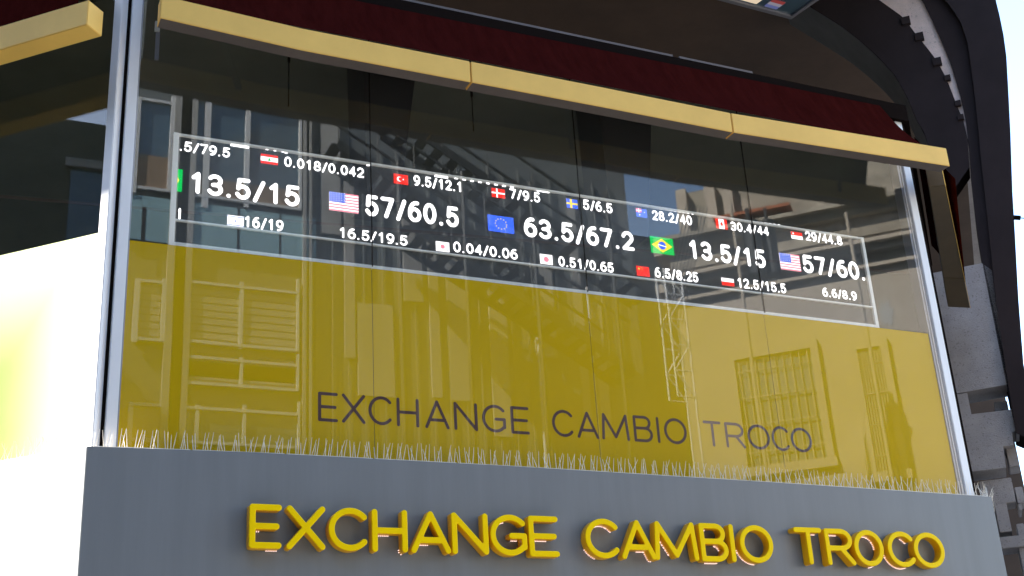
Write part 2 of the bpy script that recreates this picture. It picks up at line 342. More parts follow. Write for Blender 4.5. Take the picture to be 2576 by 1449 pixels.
def fit(L, d):
    rows = []
    for c, a, b_, t_, bb in L:
        rows.append((c, FR.uz(a, (t_ + bb) / 2, d)[0], FR.uz(b_, (t_ + bb) / 2, d)[0], FR.uz((a + b_) / 2, bb, d)[1], FR.uz((a + b_) / 2, t_, d)[1]))
    X = np.array([(r[1] + r[2]) / 2 for r in rows]); B_ = np.polyfit(X, [r[3] for r in rows], 1); T_ = np.polyfit(X, [r[4] for r in rows], 1)
    return [(r[0], r[1], r[2], np.polyval(B_, x_), np.polyval(T_, x_)) for r, x_ in zip(rows, X)]
for c, a, b_, z0, z1 in fit(L2D, -.021):
    link('letter', wall_mesh(curve_mesh('letter', outline(c, a, b_, z0, z1, .0098), 0), 7.0205), M['brown'], win)
b = MB(); b.pxbox(FR, 391, 52, 402, 78, -.06, -.04); b.build('clip', M['white'], kiosk)
b = MB(); b.pxbox(FR, 393, 80, 399, 150, -.06, -.045); b.build('reflection_strip', M['alu_grey'], kiosk)  # grey strip standing in for a reflection in the glass
# inside: slanting struts, hanging cables
for k, (xa, xb) in enumerate(((2.45, 2.75), (4.33, 4.70))):
    s_ = MB(); s_.prism([(xa, 7.25, 6.55), (xb + .12, 7.25, 6.55), (xb - .05, 7.25, 5.35), (xa + .02, 7.25, 5.35)], (0, .35, 0))
    tag(s_.build('ceiling_strut', M['darker']), ('dark slanting ceiling strut behind the glass, left of the two', 'dark slanting ceiling strut behind the glass, right of the two')[k], 'strut', 'struts inside the window')
for k, (px, py0, py1, lab) in enumerate(((727, 140, 268, 'thin black cable hanging inside the glass nearest the left mullion'), (1186, 228, 330, 'thin black cable hanging inside the glass below the bar joint'))):
    u0, z0 = FR.uz(px, py0, -.06); _, z1 = FR.uz(px, py1, -.06)
    s_ = MB(); s_.bar((u0, 7.06, 6.6), (u0, 7.06, z1), .004); s_.bar((u0, 7.06, z0 + .0), (u0, 7.06, z0 - .05), .009)
    tag(s_.build('hanging_cable', M['black']), lab, 'cable', 'cables inside the window')
# left window
wl = MB(); wl.box(LF, -.015, .045, 2.9, GT, -.09, .012); wl.build('mullion', M['alu'], kiosk, bevel=.004); wl = kiosk
b = MB(); b.box(LF, .045, 2.6, GB, GT - .01, -.01, 0); b.build('pane', M['glassL'], wl)
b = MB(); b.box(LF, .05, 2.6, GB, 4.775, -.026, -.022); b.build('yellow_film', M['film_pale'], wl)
# right window wall, seen edge-on
for a_ in (.13, 3.2): wr = MB(); wr.box(RF, a_, a_ + .07, 2.9, GT, -.09, .0); wr.build('mullion', M['black'], kiosk)
wr = kiosk
b = MB(); b.box(RF, .2, 3.2, GB, GT - .01, -.03, -.02); b.build('pane', M['glassL'], wr)

# ------------------------------------------------------------------ grey fascia with raised letters
sign = thing('fascia_sign', 'grey fascia board under the window with raised yellow EXCHANGE CAMBIO TROCO letters', 'sign')
top = [(218, 1122), (641.6, 1137.6), (1285.6, 1172), (1931, 1212), (2495, 1249.4)]
tp = [FR.uz(x_, y_, PG) for x_, y_ in top]
xl, xr = tp[0][0], tp[-1][0]
b = MB()
b.prism([FR.pt(xl, 2.35, PG)] + [FR.pt(xr, 2.35, PG)] + [FR.pt(u_, z_, PG) for u_, z_ in tp[::-1]], (0, .055, 0)); brd = b.build('board', M['grey'], sign, bevel=.004)
b = MB()
Lc = FR.pt(xl, 0, PG); Rc = FR.pt(xr, 0, PG)
pl = [Lc + Vector((.003, .008, 0)), Lc + LF.u * 3.2, Lc + LF.u * 3.2 - LF.n * .05, Lc - LF.n * .05 + LF.u * .05]
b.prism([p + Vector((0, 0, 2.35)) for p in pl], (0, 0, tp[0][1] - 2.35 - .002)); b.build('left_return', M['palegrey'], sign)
b = MB()
pl = [Rc + Vector((-.003, .008, 0)), Rc + RF.u * 2.4, Rc + RF.u * 2.4 - RF.n * .05, Rc - RF.n * .05 + RF.u * .05]
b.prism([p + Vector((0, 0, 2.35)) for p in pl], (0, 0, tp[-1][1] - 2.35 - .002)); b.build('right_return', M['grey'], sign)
b = MB()
b.prism([(xl + .06, 6.9305, 3.33), (xr - .06, 6.9305, 3.33), (xr - .06, 6.985, 3.33), (xl + .06, 6.985, 3.33)], (0, 0, .02)); b.build('ledge', M['grey'], sign)
L3D = [('E', 627, 709, 1272, 1386), ('X', 721, 819, 1276, 1384), ('C', 827, 926, 1278, 1388), ('H', 936, 1026, 1283, 1389), ('A', 1034, 1134, 1286, 1391), ('N', 1137, 1229, 1289, 1393), ('G', 1234, 1326, 1291, 1396), ('E', 1331, 1406, 1296, 1398),
       ('C', 1473, 1558, 1299, 1403), ('A', 1562, 1648, 1306, 1404), ('M', 1645, 1755, 1308, 1409), ('B', 1762, 1831, 1314, 1411), ('I', 1831, 1855, 1318, 1411), ('O', 1862, 1945, 1316, 1413),
       ('T', 2002, 2072, 1329, 1419), ('R', 2079, 2149, 1332, 1423), ('O', 2151, 2224, 1335, 1428), ('C', 2235, 2302, 1339, 1429), ('O', 2301, 2377, 1342, 1431)]
DEP = .068; YF = 7 - PG - .012 - DEP
for k, (c, a, b_, z0, z1) in enumerate(fit(L3D, 7 - YF)):
    lp = outline(c, a, b_, z0, z1, .0176)
    me = wall_mesh(curve_mesh('letter', lp, DEP / 2 - .004, .004), YF + DEP / 2)
    lo = link('letter', me, [M['yellow'], M['amber']], sign)
    for f in me.polygons: f.material_index = int(abs(f.normal.y) < .3)
    for l in lp:
        n_ = len(l); acc = 0; ph = rnd.uniform(0, 6); runs = [[]]
        for i in range(n_):
            p, q = l[i], l[(i + 1) % n_]; dx, dz = q[0] - p[0], q[1] - p[1]; d_ = math.hypot(dx, dz) or 1e-9
            acc += d_
            if acc < .0085: continue
            acc = 0; nx, nz = dz / d_, -dx / d_
            if nx * -.5 + nz * -.8 > .5 and math.sin(p[0] * 19 + p[1] * 23 + ph) > .6: runs[-1].append((p[0] + nx * .003, p[1] + nz * .003))
            elif runs[-1]: runs.append([])
        for rn in runs:
            if len(rn) < 3: continue
            bd = MB()
            for cx_, cz_ in rn: bd.prism([(cx_ + a_ * .0017, YF + DEP - .001, cz_ + b_ * .0017) for a_, b_ in ((-1, -1), (1, -1), (1, 1), (-1, 1))], (0, -.012, 0))
            bd.build('led_strip', M['bead'], lo)

# ------------------------------------------------------------------ bird spikes on the fascia's top edge
def spike_strip(P, Q, out, label, step=.040, hz=.108):
    P, Q, out = Vector(P), Vector(Q), Vector(out); L_ = (Q - P).length; d = (Q - P) / L_
    t_ = thing('bird_spike_strip', label, 'bird spikes', 'bird spike strips along the fascia top')
    b = MB(); b.beam(P + d * .01 + Vector((0, 0, .005)), Q - d * .01 + Vector((0, 0, .005)), out * .014, (0, 0, .004)); b.build('base', M['spike'], t_)
    b = MB(); n_ = max(2, int(L_ / step))
    for i in range(n_):
        for k in (0, 1) if i % 2 else (0, -1):
            s0 = P + d * (L_ * (i + .5) / n_ + k * .012) + Vector((0, 0, .008))
            lean = d * rnd.uniform(-.12, .22) * hz + out * (k * .42 + rnd.uniform(-.08, .08)) * hz
            h_ = hz * rnd.uniform(.86, 1.03) * (1 if k == 0 else .88)
            b.bar(s0, s0 + lean + Vector((0, 0, h_)), .0022, 4, r2=.0011)
    b.build('spikes', M['spike'], t_)
ORD = ['first', 'second', 'third', 'fourth', 'fifth', 'sixth', 'seventh', 'eighth', 'ninth', 'tenth', 'eleventh', 'twelfth']
NS = 12
for i in range(NS):
    ua = xl + .03 + (xr - xl - .04) * i / NS; ub = xl + .03 + (xr - xl - .04) * (i + 1) / NS
    zf = lambda u: float(np.interp(u, [p[0] for p in tp], [p[1] for p in tp]))
    lab = 'bright sunlit strip of bird spikes at the left corner of the grey fascia' if i == 0 else f'pale strip of bird spikes before the yellow window, {ORD[i]} from the left corner'
    spike_strip((ua, 6.907, zf(ua) - .002), (ub, 6.907, zf(ub) - .002), (0, -1, 0), lab)
for i in range(3):
    a_ = Lc + LF.u * (.04 + i * .55) - LF.n * .03; b_ = Lc + LF.u * (.04 + (i + 1) * .55) - LF.n * .03; zz = Vector((0, 0, tp[0][1] - .004))
    spike_strip(a_ + zz, b_ + zz, LF.n, f'overexposed bird spike strip on the left sunlit return, {ORD[i]} from the corner')
for i in range(2):
    a_ = Rc + RF.u * (.06 + i * .55) - RF.n * .025; b_ = Rc + RF.u * (.06 + (i + 1) * .55) - RF.n * .025; zz = Vector((0, 0, tp[-1][1] - .004))
    spike_strip(a_ + zz, b_ + zz, RF.n, ('bird spike strip starting the right return of the fascia beside the pier', 'bird spike strip deeper along the right return of the fascia')[i], step=.03)

# ------------------------------------------------------------------ awnings: gold front bars and maroon canvas
PB = .42; BD = .11
bb = [(403, 45), (760, 126.5), (1186, 207), (1520, 270), (1845, 333), (2120, 376), (2390, 418)]
bt = [(403, -10), (644, 37), (1186, 155), (1520, 223), (1845, 288), (2120, 333), (2390, 373)]
zb = [FR.uz(x_, y_, PB) for x_, y_ in bb]; zt = [FR.uz(x_, y_, PB) for x_, y_ in bt]
tz = lambda u: float(np.interp(u, [p[0] for p in zb], [p[1] for p in zb]))
HB = float(np.mean([np.interp(u, [p[0] for p in zt], [p[1] for p in zt]) - z for u, z in zb[1:]]))
aw = thing('awning', 'retracted maroon canvas awning with long gold front bar over the exchange window', 'awning')
def bar_piece(us, parent):
    b = MB(); A = []
    for u in us:
        z = tz(u); A.append([b.bm.verts.new(FR.pt(u, z + q, PB - p)) for p, q in ((0, 0), (BD, 0), (BD, HB), (0, HB))])
    for k in range(len(A) - 1):
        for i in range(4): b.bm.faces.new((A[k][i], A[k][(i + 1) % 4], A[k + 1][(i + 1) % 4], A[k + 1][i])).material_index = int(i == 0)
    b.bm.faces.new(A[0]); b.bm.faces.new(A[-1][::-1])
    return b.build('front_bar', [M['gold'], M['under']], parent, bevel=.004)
U = [p[0] for p in zb]
bar_piece([U[0], U[1], U[2] - .004], aw); bar_piece([U[2] + .004, U[3], U[4] - .004], aw); bar_piece([U[4] + .004, U[5], U[6]], aw)
def canvas(pts_low, pts_high, n, parent, sag=-.05, rip=.014):
    b = MB(); rows = []
    for j in range(9):
        v = j / 8; row = []
        for i in range(n + 1):
            s_ = i / n
            lo_ = Vector(pts_low[0]).lerp(Vector(pts_low[1]), s_); hi = Vector(pts_high[0]).lerp(Vector(pts_high[1]), s_)
            p = lo_.lerp(hi, v); p.z += math.sin(v * math.pi) * (sag + rip * math.sin(s_ * 41 + 5 * math.sin(s_ * 7)) + rip * .6 * math.sin(s_ * 97 + v * 3))
            row.append(b.bm.verts.new(p))
        rows.append(row)
    for j in range(8):
        for i in range(n): b.bm.faces.new((rows[j][i], rows[j][i + 1], rows[j + 1][i + 1], rows[j + 1][i])).smooth = True
    return b.build('canvas', M['fabric'], parent)
canvas([(U[0] + .02, 7 - PB + .03, tz(U[0]) + HB - .015), (U[-1] - .15, 7 - PB + .03, tz(U[-1]) + HB - .015)], [(.95, 6.93, 6.66), (6.84, 6.93, 6.70)], 120, aw)
for xx in (1.4, 3.9, 6.4):
    b = MB(); b.beam((xx, 6.99, 6.3), (xx + .2, 6.7, tz(xx) + .08), (.02, 0, 0), (0, 0, .02)); b.build('arm', M['darker'], aw)
# left awning
al = thing('awning', 'red canvas awning with gold bar at the left edge over the side window', 'awning')
ZL = 5.90
b = MB(); e0 = -.10
b.prism([LF.pt(e0, ZL, PB), LF.pt(3.2, ZL, PB), LF.pt(3.2, ZL + HB + .01, PB), LF.pt(e0, ZL + HB + .01, PB)], -LF.n * (BD + .03)); b.build('front_bar', M['gold'], al, bevel=.004)
b = MB(); A = [LF.pt(.02 + .3 * i, ZL + HB + .03, PB - .05) for i in range(10)]; B = [LF.pt(.25 + .3 * i, 6.62, .07) for i in range(10)]
Cc = [p.lerp(q, .5) + Vector((0, 0, .07)) for p, q in zip(A, B)]; b.strip(A, Cc); b.strip(Cc, B); b.build('canvas', M['fabric'], al)
# right awning, seen from underneath
ar = thing('awning', 'short awning bar receding along the right side toward the concrete pier', 'awning')
def zplane(x, y, z):
    d = ray(x, y); return CAM + d * ((z - CAM.z) / d.z)
S1, S2, E1, E2 = [zplane(x_, y_, 5.93) for x_, y_ in ((2337, 470), (2377, 467), (2385, 772), (2440, 775))]
for f0, f1 in ((0, .71), (.713, 1)):
    b = MB(); b.prism([S1.lerp(E1, f0), S2.lerp(E2, f0), S2.lerp(E2, f1), S1.lerp(E1, f1)], (0, 0, HB)); b.build('front_bar', M['shadegold'], ar, bevel=.004)
b = MB(); e_ = (E2 - E1).normalized() * .006; b.prism([S2 + e_ * .5, S2 + e_ * 1.5, E2 + e_ * 1.5, E2 + e_ * .5], (0, 0, HB)); b.build('edge_trim', M['gold'], ar)
b = MB(); b.strip([RF.pt(.2 * i + .12, 5.92 + HB, PB - .1) for i in range(14)], [RF.pt(.2 * i + .25, 6.6, .07) for i in range(14)]); b.build('canvas', M['fabric'], ar)

# ------------------------------------------------------------------ LED screen behind the glass
led = thing('led_screen', 'transparent LED screen behind the glass showing exchange rates and flags', 'screen')
DS = -.05
(u0, zt_), (u1, _), (u2, zb_), (u3, _) = [FR.uz(x_, y_, DS) for x_, y_ in ((446, 337), (2169, 590), (2207, 821), (430, 612))]
u0 = (u0 + u3) / 2; u1 = (u1 + u2) / 2; zi = FR.uz(1335, 664, DS)[1]
b = MB()
b.box(FR, u0 - .016, u0 + .016, zb_ - .012, zt_ + .01, DS - .02, DS); b.box(FR, u1 - .014, u1 + .014, zb_ - .012, zt_ + .01, DS - .02, DS)
b.box(FR, u0 + .0165, u1 - .0145, zt_ - .006, zt_ + .008, DS - .02, DS); b.box(FR, u0 + .0165, u1 - .0145, zb_ - .012, zb_ + .012, DS - .02, DS); b.box(FR, u0 + .0165, u1 - .0145, zi - .005, zi + .005, DS - .02, DS)
b.build('frame', M['screenframe'], led)
b = MB(); b.box(FR, u0 + .017, u1 - .015, zb_ + .013, zt_ - .007, DS - .019, DS - .017); b.build('panel', M['ledfilm'], led)
TY = DS - .012
def rate(txt, x0, y0, x1, y1, cap, big=False):
    a = FR.uz(x0, y0, TY); c = FR.uz(x1, y1, TY); h = FR.uz((x0 + x1) / 2, (y0 + y1) / 2 - cap, TY)[1] - FR.uz((x0 + x1) / 2, (y0 + y1) / 2, TY)[1]
    adv = {'.': .34, '/': .50}; wid = {'.': .20, '/': .44, '1': .46}
    tot = sum(adv.get(k, .66) for k in txt) - .08; sc = (c[0] - a[0]) / tot; z0 = (a[1] + c[1]) / 2; x_ = a[0]; lp = []
    r = h * (.088 if big else .084)
    for k in txt:
        wd = wid.get(k, .57) * sc; off = (adv.get(k, .66) * sc - .08 * sc - wd) / 2 if k in '1./' else 0
        lp += outline(k, x_ + off, x_ + off + (2 * r if k == '.' else wd), z0, z0 + (2 * r if k == '.' else h), r); x_ += adv.get(k, .66) * sc
    link('rate', wall_mesh(curve_mesh('rate', lp, 0), 7 - TY), E_['w'], led)
for r_ in (('.5/79.5', 451, 380, 579, 396, 25), ('13.5/15', 474, 487, 755, 518, 53, 1), ('0.018/0.042', 715, 420, 916, 446, 25), ('1', 446, 551, 456, 552, 28), ('16/19', 613, 572, 713, 581, 28),
           ('9.5/12.1', 1041, 467, 1165, 483, 26), ('57/60.5', 919, 545, 1156, 570, 52, 1), ('16.5/19.5', 852, 599, 1026, 617, 26), ('0.04/0.06', 1141, 635, 1303, 652, 26), ('7/9.5', 1283, 499, 1360, 510, 25),
           ('5/6.5', 1468, 528, 1542, 536, 25), ('63.5/67.2', 1320, 597, 1597, 629, 48, 1), ('28.2/40', 1642, 555, 1742, 565, 24), ('0.51/0.65', 1406, 671, 1545, 685, 25), ('13.5/15', 1734, 652, 1929, 673, 46, 1),
           ('6.5/8.25', 1649, 699, 1758, 709, 25), ('30.4/44', 1840, 582, 1935, 591, 22), ('29/44.8', 2028, 606, 2120, 616, 22), ('57/60.', 2023, 688, 2180, 704, 44, 1), ('12.5/15.5', 1856, 725, 1979, 736, 24), ('6.6/8.9', 2071, 746, 2157, 756, 22)):
    rate(*r_)
def flag(name, x0, y0, x1, y1, items):
    """items: (shape, colour, ...) in unit square, v up; later ones lie in front"""
    a = FR.uz(x0, y0, TY); c = FR.uz(x1, y1, TY); b = MB(); mats = []; 
    P_ = lambda u, v, k: (a[0] + (c[0] - a[0]) * u, 7 - TY - .0006 * k, c[1] + (a[1] - c[1]) * v)
    for k, it in enumerate(items):
        cm = E_[it[1]]; mats.append(cm) if cm not in mats else None; mi = mats.index(cm)
        if it[0] == 'r': u_, v_, U_, V_ = it[2:]; b.quad(P_(u_, v_, k), P_(U_, v_, k), P_(U_, V_, k), P_(u_, V_, k), mi=mi)
        elif it[0] == 'p': b.quad(*[P_(u_, v_, k) for u_, v_ in it[2]], mi=mi)
        elif it[0] == 'c':
            asp = abs((c[0] - a[0]) / (c[1] - a[1])); cx_, cy_, r = it[2:]
            b.quad(*[P_(cx_ + r / asp * math.cos(t_ * math.pi / 9), cy_ + r * math.sin(t_ * math.pi / 9), k) for t_ in range(18)], mi=mi)
    b.build(name, mats, led)
us = [('r', 'lw', 0, 0, 1, 1)] + [('r', 'pk', 0, i / 6.5, 1, (i + .5) / 6.5) for i in range(7)] + [('r', 'nb', 0, .46, .55, 1)] + [('c', 'lw', .06 + .085 * i, .53 + .1 * j, .018) for i in range(6) for j in range(5)]
flag('flag', 828, 482, 902, 538, us); flag('flag', 1959, 636, 2016, 684, us)
flag('flag', 656, 386, 699, 416, [('r', 'r', 0, 0, 1, 1), ('r', 'lw', 0, .27, 1, .73), ('p', 'g', [(.4, .33), (.6, .33), (.5, .68)])])
flag('flag', 447.5, 425, 457.5, 483, [('r', 'g', 0, 0, 1, 1), ('p', 'y', [(0, .35), (.4, .5), (0, .65)])])
flag('flag', 572, 540, 613, 573, [('r', 'lw', 0, 0, 1, 1), ('r', 'nb', 0, .1, 1, .17), ('r', 'nb', 0, .85, 1, .92), ('p', 'nb', [(.44, .43), (.56, .43), (.5, .62)]), ('p', 'nb', [(.44, .57), (.5, .38), (.56, .57)])])
flag('flag', 990, 436, 1027, 466, [('r', 'r', 0, 0, 1, 1), ('c', 'lw', .4, .5, .25), ('c', 'r', .46, .5, .19), ('c', 'lw', .66, .5, .07)])
flag('flag', 1096, 606, 1131, 635, [('r', 'lw', 0, 0, 1, 1), ('c', 'pk', .5, .5, .22)] + [('r', 'nb', u_, v_, u_ + .12, v_ + .08) for u_, v_ in ((.1, .15), (.1, .78), (.78, .15), (.78, .78))])
flag('flag', 1236, 472, 1271, 500, [('r', 'r', 0, 0, 1, 1), ('r', 'lw', 0, .42, 1, .58), ('r', 'lw', .34, 0, .45, 1)])
flag('flag', 1226, 539, 1294, 589, [('r', 'b', 0, 0, 1, 1)] + [('c', 'y', .5 + .22 * math.cos(i * math.pi / 6), .5 + .32 * math.sin(i * math.pi / 6), .035) for i in range(12)])
flag('flag', 1424, 499, 1454, 526, [('r', 'b', 0, 0, 1, 1), ('r', 'y', 0, .4, 1, .6), ('r', 'y', .32, 0, .5, 1)])
flag('flag', 1599, 523, 1629, 549, [('r', 'nb', 0, 0, 1, 1), ('r', 'pk', 0, .55, .5, 1), ('r', 'lw', 0, .72, .5, .8), ('r', 'lw', .22, .5, .28, 1), ('c', 'lw', .3, .25, .07), ('c', 'lw', .75, .6, .05)])
flag('flag', 1357.5, 638, 1391, 667, [('r', 'lw', 0, 0, 1, 1), ('c', 'pk', .5, .5, .27)])
flag('flag', 1634, 593, 1697, 643, [('r', 'g', 0, 0, 1, 1), ('p', 'y', [(.05, .5), (.5, .08), (.95, .5), (.5, .92)]), ('c', 'b', .5, .5, .24), ('p', 'lw', [(.32, .52), (.68, .42), (.68, .47), (.32, .57)])])
flag('flag', 1600, 668, 1635, 697, [('r', 'r', 0, 0, 1, 1), ('c', 'y', .2, .72, .1), ('c', 'y', .4, .85, .04), ('c', 'y', .45, .68, .04)])
flag('flag', 1799, 549, 1831, 578, [('r', 'r', 0, 0, 1, 1), ('r', 'lw', .26, 0, .74, 1), ('p', 'r', [(.36, .45), (.64, .45), (.5, .75)]), ('r', 'r', .4, .3, .6, .5)])
flag('flag', 1988.6, 582, 2020, 604, [('r', 'lw', 0, 0, 1, 1), ('r', 'r', 0, .5, 1, 1), ('c', 'lw', .2, .76, .13)])
flag('flag', 1814, 698, 1848, 721, [('r', 'lw', 0, .5, 1, 1), ('r', 'r', 0, 0, 1, .5)])
# clipped row scrolling off the top edge: only the feet of characters are lit
for x_, y_, w_, h_ in [(580, 362, 46, 6)] + [(668 + i * 16 + (i % 3) * 4, 374 + i * 3, 7, 3) for i in range(4)] + [(922, 413, 8, 4), (1093, 440, 34, 6)] + [(1143 + i * 20, 446 + i * 3.2, 9, 4) for i in range(8)] + [(1350, 477, 32, 5)] + \
        [(1402 + i * 14 + (i % 4 == 3) * 6, 483 + i * 2, 7, 3) for i in range(10)] + [(1640 + i * 11, 519 + i * 1.8, 6, 4) for i in range(10)] + [(1846 + i * 11, 549 + i * 1.5, 7, 4) for i in range(11)]:
    a = FR.uz(x_, y_, TY); c = FR.uz(x_ + w_, y_ + h_ + w_ * .13, TY); dz = (c[0] - a[0]) * .0
    b = MB(); b.quad((a[0], 7 - TY, a[1]), (c[0], 7 - TY, a[1]), (c[0], 7 - TY, max(c[1], a[1] - .014)), (a[0], 7 - TY, max(c[1], a[1] - .014))); b.build('clipped_digit', E_['w'], led)
flag('flag', 1587, 511, 1621, 517, [('r', 'r', 0, 0, 1, 1)])

# ------------------------------------------------------------------ arched concrete building behind on the right
bld = thing('arched_building', 'dark arched concrete building with pebbled pier behind the kiosk at right', 'building')
def up(pts, d=0): return [AR.uz(x_, y_, d) for x_, y_ in pts]
SKY = [(2497, -40), (2505, 0), (2515, 40), (2525, 90), (2532, 143), (2537, 233), (2542, 333), (2547, 483), (2553, 583), (2562, 750), (2575, 917), (2592, 1010), (2606, 1110)]
C1 = [(2330, -50), (2379, 0), (2415, 50), (2435, 110), (2445, 187), (2452, 233), (2462, 333), (2468, 400), (2477, 480), (2495, 650), (2505, 750), (2515, 826), (2535, 960), (2556, 1090)]
PR = [(2275, -55), (2320, 0), (2342, 43), (2369, 103), (2392, 160), (2409, 217), (2419, 253), (2429, 300), (2435, 347), (2440, 420), (2455, 560), (2470, 655)]
PL = [(2120, -50), (2212, 0), (2272, 43), (2302, 83), (2332, 120), (2355, 150), (2379, 193), (2395, 233), (2412, 277), (2422, 297), (2434, 347), (2439, 420)]
GR = [(1960, -30), (2055, 27), (2119, 67), (2165, 103), (2209, 143), (2252, 190), (2282, 243), (2305, 300), (2325, 333), (2338, 372), (2352, 430), (2370, 520)]
GL = [(1900, 22), (1992, 60), (2042, 87), (2099, 133), (2145, 177), (2192, 217), (2215, 243), (2249, 283), (2269, 307), (2312, 357), (2330, 410), (2345, 500)]
def ribbon(A, B, d0, d1, name, mt):
    b = MB(); pa = up(A, d1); pb = up(B, d1)
    n_ = 40
    def res(p):
        p = np.array(p); s_ = np.concatenate([[0], np.cumsum(np.hypot(*np.diff(p, axis=0).T))]); q = np.linspace(0, s_[-1], n_)
        return list(zip(np.interp(q, s_, p[:, 0]), np.interp(q, s_, p[:, 1])))
    pa, pb = res(pa), res(pb)
    f = lambda p, d: [AR.pt(u_, z_, d) for u_, z_ in p]
    b.strip(f(pa, d1), f(pb, d1)); b.strip(f(pa, d0), f(pa, d1)); b.strip(f(pb, d1), f(pb, d0)); b.strip(f(pb, d0), f(pa, d0))
    return b.build(name, mt, bld)
ribbon(SKY, C1, -.5, .06, 'outer_arch', M['arch'])
ribbon(C1, PR, -.3, .0, 'middle_arch', M['arch'])
ribbon(PL, GR, -.3, .0, 'inner_arch', M['arch'])
def res(p, n_=30):
    p = np.array(p); s_ = np.concatenate([[0], np.cumsum(np.hypot(*np.diff(p, axis=0).T))]); q = np.linspace(0, s_[-1], n_); return list(zip(np.interp(q, s_, p[:, 0]), np.interp(q, s_, p[:, 1])))
gr = res(up(GR, 0)); b = MB(); b.strip([AR.pt(u_ - .004, z_ - .004, .002) for u_, z_ in gr], [AR.pt(u_ - .004, z_ - .004, -.85) for u_, z_ in gr]); b.build('arch_soffit', M['archgrey'], bld)
pr, pl = res(up(PR[:9], -.03)), res(up(PL[:11], -.03))
b = MB(); b.strip([AR.pt(u_ + .02, z_, -.03) for u_, z_ in pr], [AR.pt(u_ - .02, z_ - .02, -.03) for u_, z_ in pl]); b.build('pale_arch_band', M['pink'], bld)
for x_, y_ in ((2282, 50), (2316, 90), (2361, 153), (2386, 194), (2412, 258), (2419, 293)):
    sc_ = 1 if y_ < 160 else .7
    b = MB(); b.pxbox(AR, x_ - 16 * sc_, y_ - 6 * sc_, x_ + 9 * sc_, y_ + 7 * sc_, -.2, .02); b.build('bracket', M['arch'], bld)
# overhead canopy slab and brown ceiling, cut open before the arch for sky light
CE = 2.84
b = MB()
b.box(AR, -18, -3.4, 10.45, 11.2, 2.6, C0 - CE); b.build('canopy', M['brownceil'], bld)
b = MB(); b.box(AR, -18, 1.0, 10.45, 11.2, -14, 2.6); b.build('ceiling', M['brownceil'], bld)
b = MB(); b.box(AR, -18, 1.2, 0, 10.4, -14.3, -14.05); b.box(AR, -18, -17.7, 0, 10.4, -14, 0); b.build('rear_wall', M['brownceil'], bld)
b = MB(); b.box(AR, -18, 1.4, 11.3, 22, -14, .3); b.build('upper_floors', M['conc'], bld)
# pier of pebbled concrete blocks with dark slots
pc = MB(); pc.pxbox(AR, 2300, 560, 2530, 1700, -1.6, -.55); pc.build('pier_core', M['arch'], bld)
def block(x0, y0, x1, y1, d0=-.5, d1=0.0, name='pier_block'):
    b = MB(); b.pxbox(AR, x0, y0, x1, y1, d0, d1); return b.build(name, M['conc'], bld, bevel=.006)
a = AR.uz
b = MB(); sh = [a(2330, 690), a(2470, 662), a(2495, 680), a(2505, 760), a(2516, 830), a(2532, 920), a(2540, 966), a(2406, 990)]
b.prism([AR.pt(*p, 0) for p in sh], -AR.n * .5); b.build('pier_block', M['conc'], bld)
block(2395, 993, 2444, 1043); block(2500, 1012, 2538, 1030, -.5, -.2)
b = MB(); sh = [a(2410, 1046), a(2553, 1029), a(2565, 1082), a(2546, 1086), a(2550, 1119), a(2524, 1123), a(2531, 1176), a(2445, 1186)]
b.prism([AR.pt(*p, 0) for p in sh], -AR.n * .5); b.build('pier_block', M['conc'], bld)
block(2529, 1122, 2566, 1172, -.5, -.12); block(2530, 1086, 2548, 1118, -.5, -.3)
block(2462, 1211, 2556, 1262, -.5, -.1); block(2500, 1264, 2546, 1336, -.5, -.1); block(2552, 1226, 2580, 1264, -.5, -.15)
block(2510, 1352, 2580, 1374, -.5, -.05); block(2556, 1318, 2582, 1350, -.5, -.12); block(2562, 1378, 2600, 1480, -.5, -.1); block(2480, 1376, 2524, 1500, -.5, -.1); block(2560, 1268, 2572, 1284, -.5, -.1)
# glazed light panel hung flat under the canopy
dsp = thing('hanging_light_panel', 'flat glazed light panel hung under the dark ceiling at the top edge', 'light panel')
def zplane(x, y, z):
    d = ray(x, y); return CAM + d * ((z - CAM.z) / d.z)
ZP = 7.9
P0, P1, P2 = zplane(1990, 49, ZP), zplane(1880, 20, ZP), zplane(2056, 3, ZP)
ea = (P1 - P0).normalized() * 1.1; eb = (P2 - P0).normalized() * 1.3
pq = lambda a_, b_, z=0: P0 + ea * a_ + eb * b_ + Vector((0, 0, z))
b = MB()
for a0, a1, b0, b1 in ((0, 1, 0, .03), (0, 1, .97, 1), (0, .03, .031, .969), (.97, 1, .031, .969)): b.prism([pq(a0, b0), pq(a1, b0), pq(a1, b1), pq(a0, b1)], (0, 0, .1))
b.build('frame', M['alu_grey'], dsp)
b = MB(); b.prism([pq(.031, .031, .02), pq(.969, .031, .02), pq(.969, .969, .02), pq(.031, .969, .02)], (0, 0, .06)); b.build('glass', M['oglass'], dsp)
b = MB(); b.prism([pq(.40, .05, .012), pq(.62, .05, .012), pq(.62, .9, .012), pq(.40, .9, .012)], (0, 0, .006)); b.build('lit_strip', emis('warm_light', (1, .80, .58), .12), dsp)
b = MB(); b.prism([pq(.70, .05, .012), pq(.94, .05, .012), pq(.94, .9, .012), pq(.70, .9, .012)], (0, 0, .006)); b.build('white_strip', M['white'], dsp)
for k_, cc in ((0, (.3, .35, .8)), (1, (.7, .65, .8)), (2, (.7, .12, .12))):
    b = MB(); b.prism([pq(.2, .05 + .03 * k_, .012), pq(.32, .05 + .03 * k_, .012), pq(.32, .078 + .03 * k_, .012), pq(.2, .078 + .03 * k_, .012)], (0, 0, .006)); b.build('mirrored_stripe', emis('painted_reflection', cc, .05), dsp)  # glowing stripes stand in for the screen's flag mirrored in the glass
b = MB(); b.bar(pq(.5, .5, .09), pq(.5, .5, 10.45 - ZP), .02); b.build('hanger', M['steel'], dsp)

